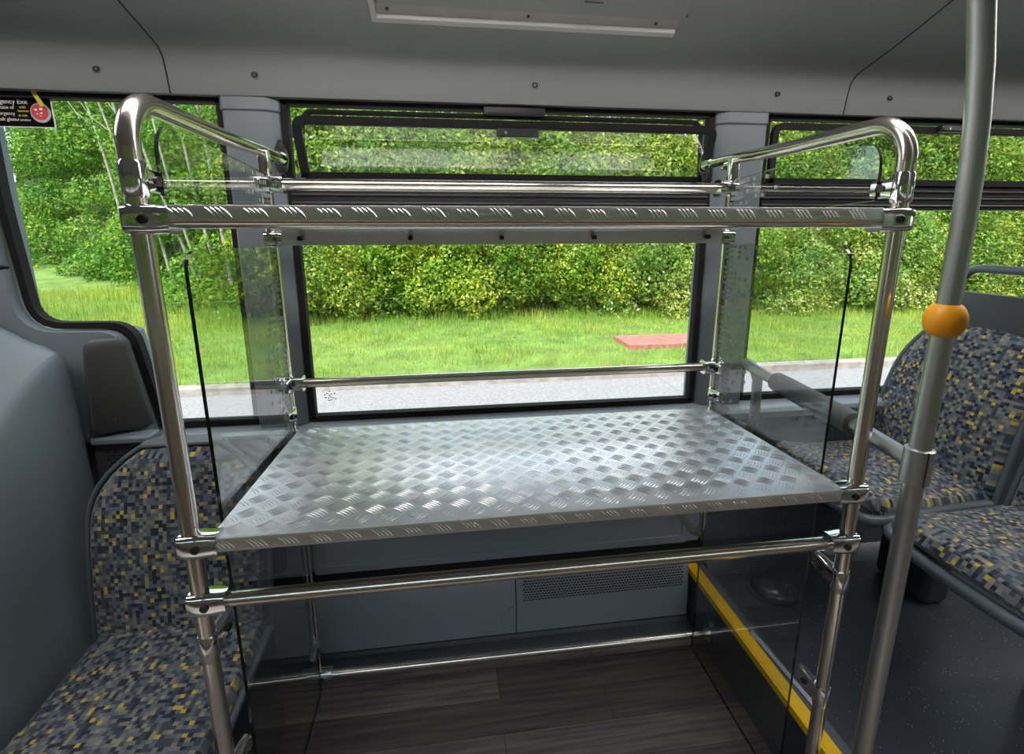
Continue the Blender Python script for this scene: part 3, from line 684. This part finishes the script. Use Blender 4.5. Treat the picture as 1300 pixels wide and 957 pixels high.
obj('rail', tube(B(), rp, .0155, 18), 'alu', r)
bm = B(); tube(bm, [(1.313, .085, .106), (1.3135, .089, .106), (1.328, .23, .109), (1.343, .385, .112), (1.3435, .39, .112)], [.020, .0265, .0275, .0265, .020], 20); obj('foam_sleeve', bm, 'foam', r)
bm = B(); disc(bm, (1.41, .7075, -.12), (0, -1, 0), .032, .006); obj('wall_plate', bm, 'alu', r)

# ================================================================ emergency sticker and strap
s = thing('emergency_sign', (-.64, WY, .80), 'black emergency exit sticker with white text and a red disc on the window glass', 'sign')
Y0 = WY-.001
bm = B(); box(bm, (-.86, Y0, .797), (-.580, Y0+.0015, .870)); obj('backing', bm, pbr('sign_black', (.006, .006, .006), .9, spec=.05), s)
bm = B(); box(bm, (-.580, Y0, .797), (-.577, Y0+.0015, .870)); box(bm, (-.86, Y0, .795), (-.577, Y0+.0015, .7975)); obj('border', bm, 'white', s)
bm = B(); disc(bm, (-.607, Y0+.0002, .832), (0, -1, 0), .0245, .001, 32); obj('disc_ring', bm, pbr('ring_grey', (.4, .42, .42), .4), s)
bm = B(); disc(bm, (-.609, Y0-.0006, .834), (0, -1, 0), .020, .001, 32); obj('red_disc', bm, 'red', s)
bm = B()
for x, z, a, b in ((-.617, .839, .006, .004), (-.604, .841, .007, .005), (-.605, .831, .005, .003), (-.615, .829, .004, .003), (-.607, .824, .006, .0015)): box(bm, (x-a/2, Y0-.0022, z-b/2), (x+a/2, Y0-.0015, z+b/2))
obj('disc_symbol', bm, 'white', s)
def text(body, x, z, size, mat, par, nm):
    cu = bpy.data.curves.new(nm, 'FONT'); cu.body = body; cu.size = size; cu.align_x = 'RIGHT'; cu.extrude = .0002
    tmp = bpy.data.objects.new('tmp', cu); COL.objects.link(tmp); dg = bpy.context.evaluated_depsgraph_get()
    me = bpy.data.meshes.new_from_object(tmp.evaluated_get(dg)); bpy.data.objects.remove(tmp)
    for v in me.vertices:
        a, b, c = v.co; v.co = V((x+a, Y0-.0006-c, z+b)) - parent_loc(par)
    me.materials.clear(); me.materials.append(M[mat]); o = bpy.data.objects.new(nm, me); COL.objects.link(o); o.parent = par; return o
text('Emergency Exit', -.634, .853, .016, 'white', s, 'lettering'); text('In case of', -.668, .840, .012, 'white', s, 'lettering'); text('emergency', -.668, .825, .012, 'white', s, 'lettering'); text('break glass', -.668, .811, .012, 'white', s, 'lettering')
text('with', -.640, .842, .009, 'ylabel', s, 'lettering'); text('hammer', -.634, .833, .008, 'ylabel', s, 'lettering'); text('at side', -.640, .822, .008, 'ylabel', s, 'lettering'); text('of window', -.634, .811, .008, 'white', s, 'lettering')
bm = B(); loft(bm, [[(x-.0055, y, z), (x+.0055, y, z), (x+.0055, y+.001, z), (x-.0055, y+.001, z)] for x, y, z in ((-.604, .722, .884), (-.602, .724, .872), (-.597, .727, .86), (-.592, .729, .846))])
tag(obj('hammer_strap', bm, 'ylabel'), 'short yellow strap hanging over the red disc of the emergency sticker', 'strap')

# ================================================================ rest of the bus round the camera
bm = B(); box(bm, (XL, YN-.06, FLOOR-.2), (XR, YN, .02)); box(bm, (XL, YN-.06, .86), (XR, YN, ROOF))
for x in (-2.3, -.7, .75, 2.2, 3.65, 5.1): box(bm, (x, YN-.05, .02), (x+.12, YN+.03, .86))
struct('wall_near', bm, 'greywall')
bm = B(); box(bm, (XL, YN+.0, .02), (XR, YN+.005, .86)); struct('window_5', bm, 'pane', smooth=False)
bm = B(); box(bm, (XL-.05, YN-.06, FLOOR-.2), (XL, WY+.07, ROOF)); struct('wall_left', bm, 'greywall')
bm = B(); box(bm, (XR, YN-.06, FLOOR-.2), (XR+.05, WY+.07, ROOF)); struct('wall_right', bm, 'greywall')
bm = B(); box(bm, (XL-.05, YN-.06, ROOF), (XR+.05, WY+.07, ROOF+.04)); struct('wall_roof', bm, 'greywall')
for i, x in enumerate((-1.6, -.3, 1.0, 2.3, 3.6)):  # light strips added out of view to brighten the interior
  for yl, zl in ((.03, -.024),):
    t = thing('fill_strip', (x+.55, yl, 1.19+zl), 'added fill light strip on the unseen ceiling above the rack', 'lamp', 'added fill light strips')
    bm = B(); box(bm, (x, yl-.12, 1.176+zl), (x+1.1, yl+.12, 1.192+zl)); obj('housing', bm, 'rim', t)
    bm = B(); box(bm, (x+.02, yl-.10, 1.171+zl), (x+1.08, yl+.10, 1.1759+zl)); obj('diffuser', bm, 'fill_glow', t)
for i, (x, y) in enumerate(((-.15, -1.25), (1.0, -1.3), (2.0, -1.25))):
    tag(obj('handrail_pole', tube(B(), [(x, y, FLOOR), (x, y, 1.17)], .0165, 16), 'yl', None, loc=(x, y, FLOOR)), 'yellow upright handrail behind the viewpoint, seen only mirrored in the chrome', 'handrail', 'yellow handrails across the aisle')

# ================================================================ outdoors
GZ = -1.25; KY = 4.86
bm = B(); box(bm, (-45, -30, GZ-.1), (60, KY, GZ)); struct('road', bm, 'asphalt')
bm = B(); box(bm, (-45, KY, GZ-.1), (60, KY+.14, GZ+.10)); struct('kerb', bm, 'kerb', bevel=.02)
bm = B(); rows = []
def gz(x, y): return GZ+.08+ .0*y + .05*math.sin(x*.5+1)*math.sin(y*.9)+max(0, y-9)*.10
xs = np.linspace(-45, 60, 60); ys = np.concatenate([np.linspace(KY+.14, 12, 14), np.linspace(14, 60, 6)])
vs = [[bm.verts.new((x, y, gz(x, y) if y > KY+.2 else GZ+.09)) for x in xs] for y in ys]
for i in range(len(ys)-1):
    for j in range(len(xs)-1): bm.faces.new((vs[i][j], vs[i][j+1], vs[i+1][j+1], vs[i+1][j]))
struct('lawn_ground', bm, 'soil')
def np_mesh(name, verts, quads, mats, mi=None):
    me = bpy.data.meshes.new(name); nv = len(verts); nf = len(quads); k = quads.shape[1]
    me.vertices.add(nv); me.vertices.foreach_set('co', verts.astype(np.float32).ravel())
    me.loops.add(nf*k); me.loops.foreach_set('vertex_index', quads.astype(np.int32).ravel())
    me.polygons.add(nf); me.polygons.foreach_set('loop_start', np.arange(0, nf*k, k, dtype=np.int32)); me.polygons.foreach_set('loop_total', np.full(nf, k, dtype=np.int32))
    for m in mats: me.materials.append(M[m])
    if mi is not None: me.polygons.foreach_set('material_index', mi.astype(np.int32))
    me.update(calc_edges=True); o = bpy.data.objects.new(name, me); COL.objects.link(o); return o
M['grass'] = leafmat('grass_blade', [(0, (.17, .30, .035)), (.5, (.34, .46, .055)), (.85, (.46, .52, .12)), (1, (.55, .52, .25))], .4)
n = 110000
gx = rng.uniform(-16, 20, n); gy = KY+.12+rng.power(1.0, n)*(12.5-KY); hh = rng.uniform(.035, .10, n)*(1+.8*(np.sin(gx*1.7)*np.sin(gy*2.3) > .3))+np.clip(gy-8.0, 0, .8)*.16
inb = (gx > 3.12) & (gx < 4.55) & (gy > 6.03) & (gy < 6.83); keep = ~inb; gx, gy, hh = gx[keep], gy[keep], hh[keep]; n = len(gx)
a = rng.uniform(0, 2*PI, n); w = rng.uniform(.004, .009, n); bx, by = rng.normal(0, .03, n), rng.normal(0, .03, n)
z0 = GZ+.07+.05*np.sin(gx*.5+1)*np.sin(gy*.9)+np.clip(gy-9, 0, 99)*.10
vv = np.stack([np.stack([gx-w*np.cos(a), gy-w*np.sin(a), z0], 1), np.stack([gx+w*np.cos(a), gy+w*np.sin(a), z0], 1), np.stack([gx+bx, gy+by, z0+hh], 1)], 1).reshape(-1, 3)
tag(np_mesh('grass', vv, np.arange(3*n).reshape(-1, 3), ['grass']), 'mown green grass verge between the kerb and the hedge', 'grass', kind='stuff')
bm = B(); box(bm, (3.15, 6.06, GZ), (4.5, 6.80, GZ+.135)); tag(obj('brick_paving', bm, 'brick', None, loc=(0, 0, 0)), 'low patch of red brick paving let into the grass', 'paving')

def leaves(centers, radii, dens, size, squash=.8, front=True, sz=None):
    """leaf cards scattered through the shells of round clumps; returns vertices of quads"""
    C, R = np.array(centers), np.array(radii); cnt = np.maximum(30, (dens*R**2).astype(int)); idx = np.repeat(np.arange(len(C)), cnt); n = len(idx)
    d = rng.normal(size=(n, 3)); d /= np.linalg.norm(d, axis=1, keepdims=True)
    if front: d[:, 1] = np.where((d[:, 1] > .35), -d[:, 1], d[:, 1])
    rr = R[idx]*(.62+.42*rng.random(n)**.6)
    lump = 1+.16*np.sin(d[:, 0]*7+idx)*np.cos(d[:, 2]*6+idx*1.7)
    P = C[idx] + d*rr[:, None]*lump[:, None]*np.array([1, 1, squash])
    nrm = d+rng.normal(size=(n, 3))*.75+np.array([0, -.1, .5]); nrm /= np.linalg.norm(nrm, axis=1, keepdims=True)
    t = np.cross(nrm, rng.normal(size=(n, 3))); t /= np.linalg.norm(t, axis=1, keepdims=True); b = np.cross(nrm, t)
    s = size*rng.uniform(.6, 1.35, n)[:, None]
    q = np.stack([P-t*s, P-b*s*.55, P+t*s, P+b*s*.55], 1)
    return q.reshape(-1, 3)
M['leaf_bright'] = leafmat('leaf_bright', [(0, (.09, .20, .012)), (.4, (.24, .36, .02)), (.75, (.44, .50, .04)), (.93, (.60, .60, .12)), (1, (.8, .8, .5))], .35)
M['leaf_mid'] = leafmat('leaf_mid', [(0, (.055, .14, .012)), (.5, (.19, .30, .025)), (.85, (.36, .43, .05)), (1, (.56, .58, .14))], .35)
M['leaf_wood'] = leafmat('leaf_wood', [(0, (.04, .12, .012)), (.5, (.12, .28, .022)), (.85, (.24, .40, .035)), (1, (.36, .48, .07))], .4)
M['leaf_blossom'] = leafmat('leaf_blossom', [(0, (.13, .23, .03)), (.4, (.24, .36, .05)), (.8, (.40, .46, .10)), (.9, (.55, .56, .22)), (1, (.8, .8, .66))], .35)
def foliage(name, q, mats):
    nq = len(q)//4; return np_mesh(name, q, np.arange(nq*4).reshape(-1, 4), mats)
cs, rs = [], []
for x in np.arange(-12, 16, 1.6):  # unseen hedge added to cut the sky reflected in the metal
    for zz, r0 in ((-.3, 1.1), (1.2, 1.2), (2.6, 1.1), (3.3, 1.0)): cs.append((x, -9.5+random.uniform(-.4, .4), zz)); rs.append(r0)
q = leaves(cs, rs, 260, .10, 1.0, False); tag(foliage('sky_block_hedge', q, ['leaf_mid']), 'added unseen hedge behind the viewpoint, keeping bright sky out of the chrome', 'hedge', kind='stuff')
bm = B(); box(bm, (-14, -10.2, GZ), (18, -9.5, 3.6)); tag(obj('sky_block_core', bm, 'dark_core'), 'dark core of the added hedge behind the viewpoint, blocking the sky', 'hedge', kind='stuff')  # solid middle of the added hedge, shuts out the low sky
def hb(x):   # hedge foot line
    return 9.1 if x > -2.5 else 9.1+(-2.5-x)*.75
# big backing thicket
cs, rs = [], []
for x in np.arange(-3.2, 24, .85):
    for lv, (zz, yy, r0) in enumerate(((-.2, .9, 1.0), (.9, 1.4, 1.15), (2.1, 2.0, 1.25), (3.4, 2.9, 1.4), (4.5, 3.4, 1.2))):
        cs.append((x+random.uniform(-.4, .4), hb(x)+yy+random.uniform(-.45, .45), zz+random.uniform(-.35, .35)-.1)); rs.append(r0*random.uniform(.75, 1.15))
q = leaves(cs, rs, 1900, .046)
tag(foliage('hedge_thicket', q, ['leaf_mid']), 'tall dense green thicket standing behind the roadside shrubs', 'thicket', kind='stuff')
bm = B(); loft(bm, [[(x, hb(x)+y, z) for y, z in ((1.6, -1.2), (1.9, 1), (3.2, 3.2), (5.5, 4.0), (9, 3.6), (9, -1.2))] for x in (-16, -9, -4, -2.5, 6, 26)])  # shade deep in the thicket, given as a dark green solid
tag(obj('thicket_core', bm, 'dark_core'), 'dark solid standing in for the shade inside the thicket, between the leaves', 'thicket', kind='stuff')
# woodland to the left
cs, rs = [], []
for x in np.arange(-17, -2.6, .95):
    for zz, yy, r0 in ((-.5, 1.2, .8), (.5, 1.8, 1.1), (1.8, 2.2, 1.2), (3.2, 2.6, 1.3), (4.8, 3.4, 1.5), (6.6, 4.4, 1.8), (8.4, 5.2, 2.0), (10.5, 6, 2.2), (12.5, 6.5, 2.2)):
        cs.append((x+random.uniform(-.5, .5), hb(x)+yy+random.uniform(-.8, .8)-.3, zz+random.uniform(-.4, .4))); rs.append(r0*random.uniform(.55, 1.1))
q = leaves(cs, rs, 1200, .055, .75)
tag(foliage('woodland_foliage', q, ['leaf_wood']), 'leafy young woodland with slender trunks beyond the grass', 'woodland', kind='stuff')
bm = B(); loft(bm, [[(x, hb(x)+y, z) for y, z in ((4.2, -1.2), (4.6, 3), (6.2, 8), (7.5, 14), (9, 14), (9, -1.2))] for x in (-20, -12, -6, -3.2)])  # dark solid behind the leaves, colour stands for woodland shade
tag(obj('woodland_core', bm, 'dark_core'), 'dark backing standing in for the shaded depth of the young woodland', 'woodland', kind='stuff')
TR = [(-7.6, .5, 6.5, .05, -1.1), (-6.9, .2, 6.8, .045, -.9), (-6.2, .6, 6.4, .05, -1.2), (-5.6, .3, 6.6, .04, -.9), (-5.0, .6, 6.2, .045, -1.0), (-4.4, .2, 6.8, .05, -.8), (-8.6, .6, 6.8, .055, -.9), (-3.7, .8, 6.0, .04, -.6)]
for k, (x, dy, hh_, r_, ln) in enumerate(TR):
    y = hb(x)+dy+.75; z0_ = GZ+.05+max(0, y-9)*.1
    pts = [(x+ln*t+.06*math.sin(5*t+k), y+.15*math.sin(3*t+k), z0_+hh_*t) for t in lin(0, 1, 10)]
    bm = B(); tube(bm, pts, [r_*(1-.6*i/10) for i in range(11)], 8)
    for j in range(1):
        i = 6+j*2; bp_ = V(pts[i]); sgn = 1 if (j+k) % 2 else -1
        tube(bm, [bp_, bp_+V((.35*sgn, -.1, .35)), bp_+V((.6*sgn, -.15, .85))], [r_*.4, r_*.3, r_*.12], 6)
    tag(obj('tree_trunk', bm, 'bark', None, loc=(x, y, z0_)), 'slender pale leaning trunk in the young woodland behind the stepped window', 'tree trunk', 'slender pale trunks in the woodland')
# individual front shrubs
SH = [(-2.2, 1.0, 'leaf_mid', 'deep green bush at the woodland end of the hedge, by the first pillar'), (-.7, .85, 'leaf_bright', 'low bright green bush behind the near end of the wire-thin grab bar'),
      (.7, 1.05, 'leaf_bright', 'leafy yellow-green bush towards the dark end of the centre window'), (2.1, .95, 'leaf_mid', 'mid-green bush in the middle of the hedge seen through the centre window'),
      (3.4, .95, 'leaf_bright', 'bright green bush just before the red brick patch'), (4.8, 1.2, 'leaf_blossom', 'pale yellow-green bush with whitish blossom behind the red brick patch'),
      (6.5, 1.1, 'leaf_mid', 'green bush seen through the glass end of the rack next to the seats'), (8.3, 1.15, 'leaf_blossom', 'pale blossoming bush between the rack post and the upright pole'),
      (10.3, 1.2, 'leaf_blossom', 'pale loose bush seen behind the orange ball pole'), (12.4, 1.3, 'leaf_mid', 'green bush above the grab handle of the window seat'), (15.0, 1.4, 'leaf_bright', 'bright bush at the far seat end of the hedge')]
for x, sz_, mt, lab in SH:
    y = hb(x)+.15; cs, rs = [], []
    for k in range(9):
        a_ = random.uniform(0, 2*PI); cs.append((x+.75*sz_*math.cos(a_)*random.random()**.5, y+.35*math.sin(a_), random.choice((-.75, -.45, -.1, .35, .7))*sz_-.1)); rs.append(random.uniform(.38, .62)*sz_)
    cs.append((x, y+.2, -.2)); rs.append(.85*sz_)
    q = leaves(cs, rs, 3800, .036, .85); t = thing('shrub', (x, y, GZ+.05), lab, 'shrub', 'shrubs along the verge')
    o = foliage('foliage', q-np.array([x, y, GZ+.05]), [mt]); o.parent = t
    bm = B()
    for k in range(4): tube(bm, [(x+.1*k-.15, y+.1, GZ+.0), (x+.18*k-.27, y+.12, -.7), (x+.3*k-.45, y+.1, -.1)], [.03, .022, .01], 6)
    obj('stem', bm, 'dark_core', t)

# ================================================================ light and sky
wd = bpy.data.worlds.new('sky'); S.world = wd; wd.use_nodes = True; nt = wd.node_tree; nt.nodes.clear()
sk = nt.nodes.new('ShaderNodeTexSky'); sk.sky_type = 'NISHITA'; sk.sun_disc = False; sk.sun_elevation = math.radians(52); sk.sun_rotation = math.radians(200)
bg = nt.nodes.new('ShaderNodeBackground'); ow = nt.nodes.new('ShaderNodeOutputWorld'); bg.inputs[1].default_value = .42
tcw = nt.nodes.new('ShaderNodeTexCoord'); cn = nt.nodes.new('ShaderNodeTexNoise'); cn.inputs['Scale'].default_value = 2.2; cn.inputs['Detail'].default_value = 5
cr = nt.nodes.new('ShaderNodeValToRGB'); cr.color_ramp.elements[0].position = .38; cr.color_ramp.elements[1].position = .62; mxw = nt.nodes.new('ShaderNodeMix'); mxw.data_type = 'RGBA'
nt.links.new(tcw.outputs['Generated'], cn.inputs['Vector']); nt.links.new(cn.outputs[0], cr.inputs[0]); nt.links.new(cr.outputs[0], mxw.inputs[0])
nt.links.new(sk.outputs[0], mxw.inputs[6]); mxw.inputs[7].default_value = (4.2, 4.25, 4.3, 1)
nt.links.new(mxw.outputs[2], bg.inputs[0]); nt.links.new(bg.outputs[0], ow.inputs[0])
sl_ = bpy.data.lights.new('sun', 'SUN'); sl_.energy = 4.2; sl_.angle = .01; sl_.color = (1, .95, .86)
so = bpy.data.objects.new('sun', sl_); COL.objects.link(so)
so.rotation_euler = V((-.35, -.55, .95)).to_track_quat('Z', 'Y').to_euler()

# ================================================================ camera
cm = bpy.data.cameras.new('camera'); co = bpy.data.objects.new('camera', cm); COL.objects.link(co); S.camera = co
R_ = V((.9910461, -.13347595, -.00343473)); U_ = V((.03173505, .21048651, .97708153)); F_ = V((.12969393, .96844184, -.2128377))
mw = Matrix((( R_.x, U_.x, -F_.x, .44202), (R_.y, U_.y, -F_.y, -.80492), (R_.z, U_.z, -F_.z, .51156), (0, 0, 0, 1)))
co.matrix_world = mw
cm.sensor_fit = 'HORIZONTAL'; cm.sensor_width = 36; cm.lens = 620/1300*36; cm.clip_start = .01; cm.clip_end = 300
cm.shift_x = 0; cm.shift_y = -(478.5-433.5)/1300

# lift everything so that the bus floor is at z = 0
for o in list(S.objects):
    if o.parent is None: o.location.z += .9
S.view_settings.view_transform = 'Standard'; S.view_settings.look = 'None'; S.view_settings.exposure = .72; S.view_settings.gamma = 1
S.view_settings.use_curve_mapping = False
S.cycles.max_bounces = 10; S.cycles.transparent_max_bounces = 24; S.cycles.glossy_bounces = 6
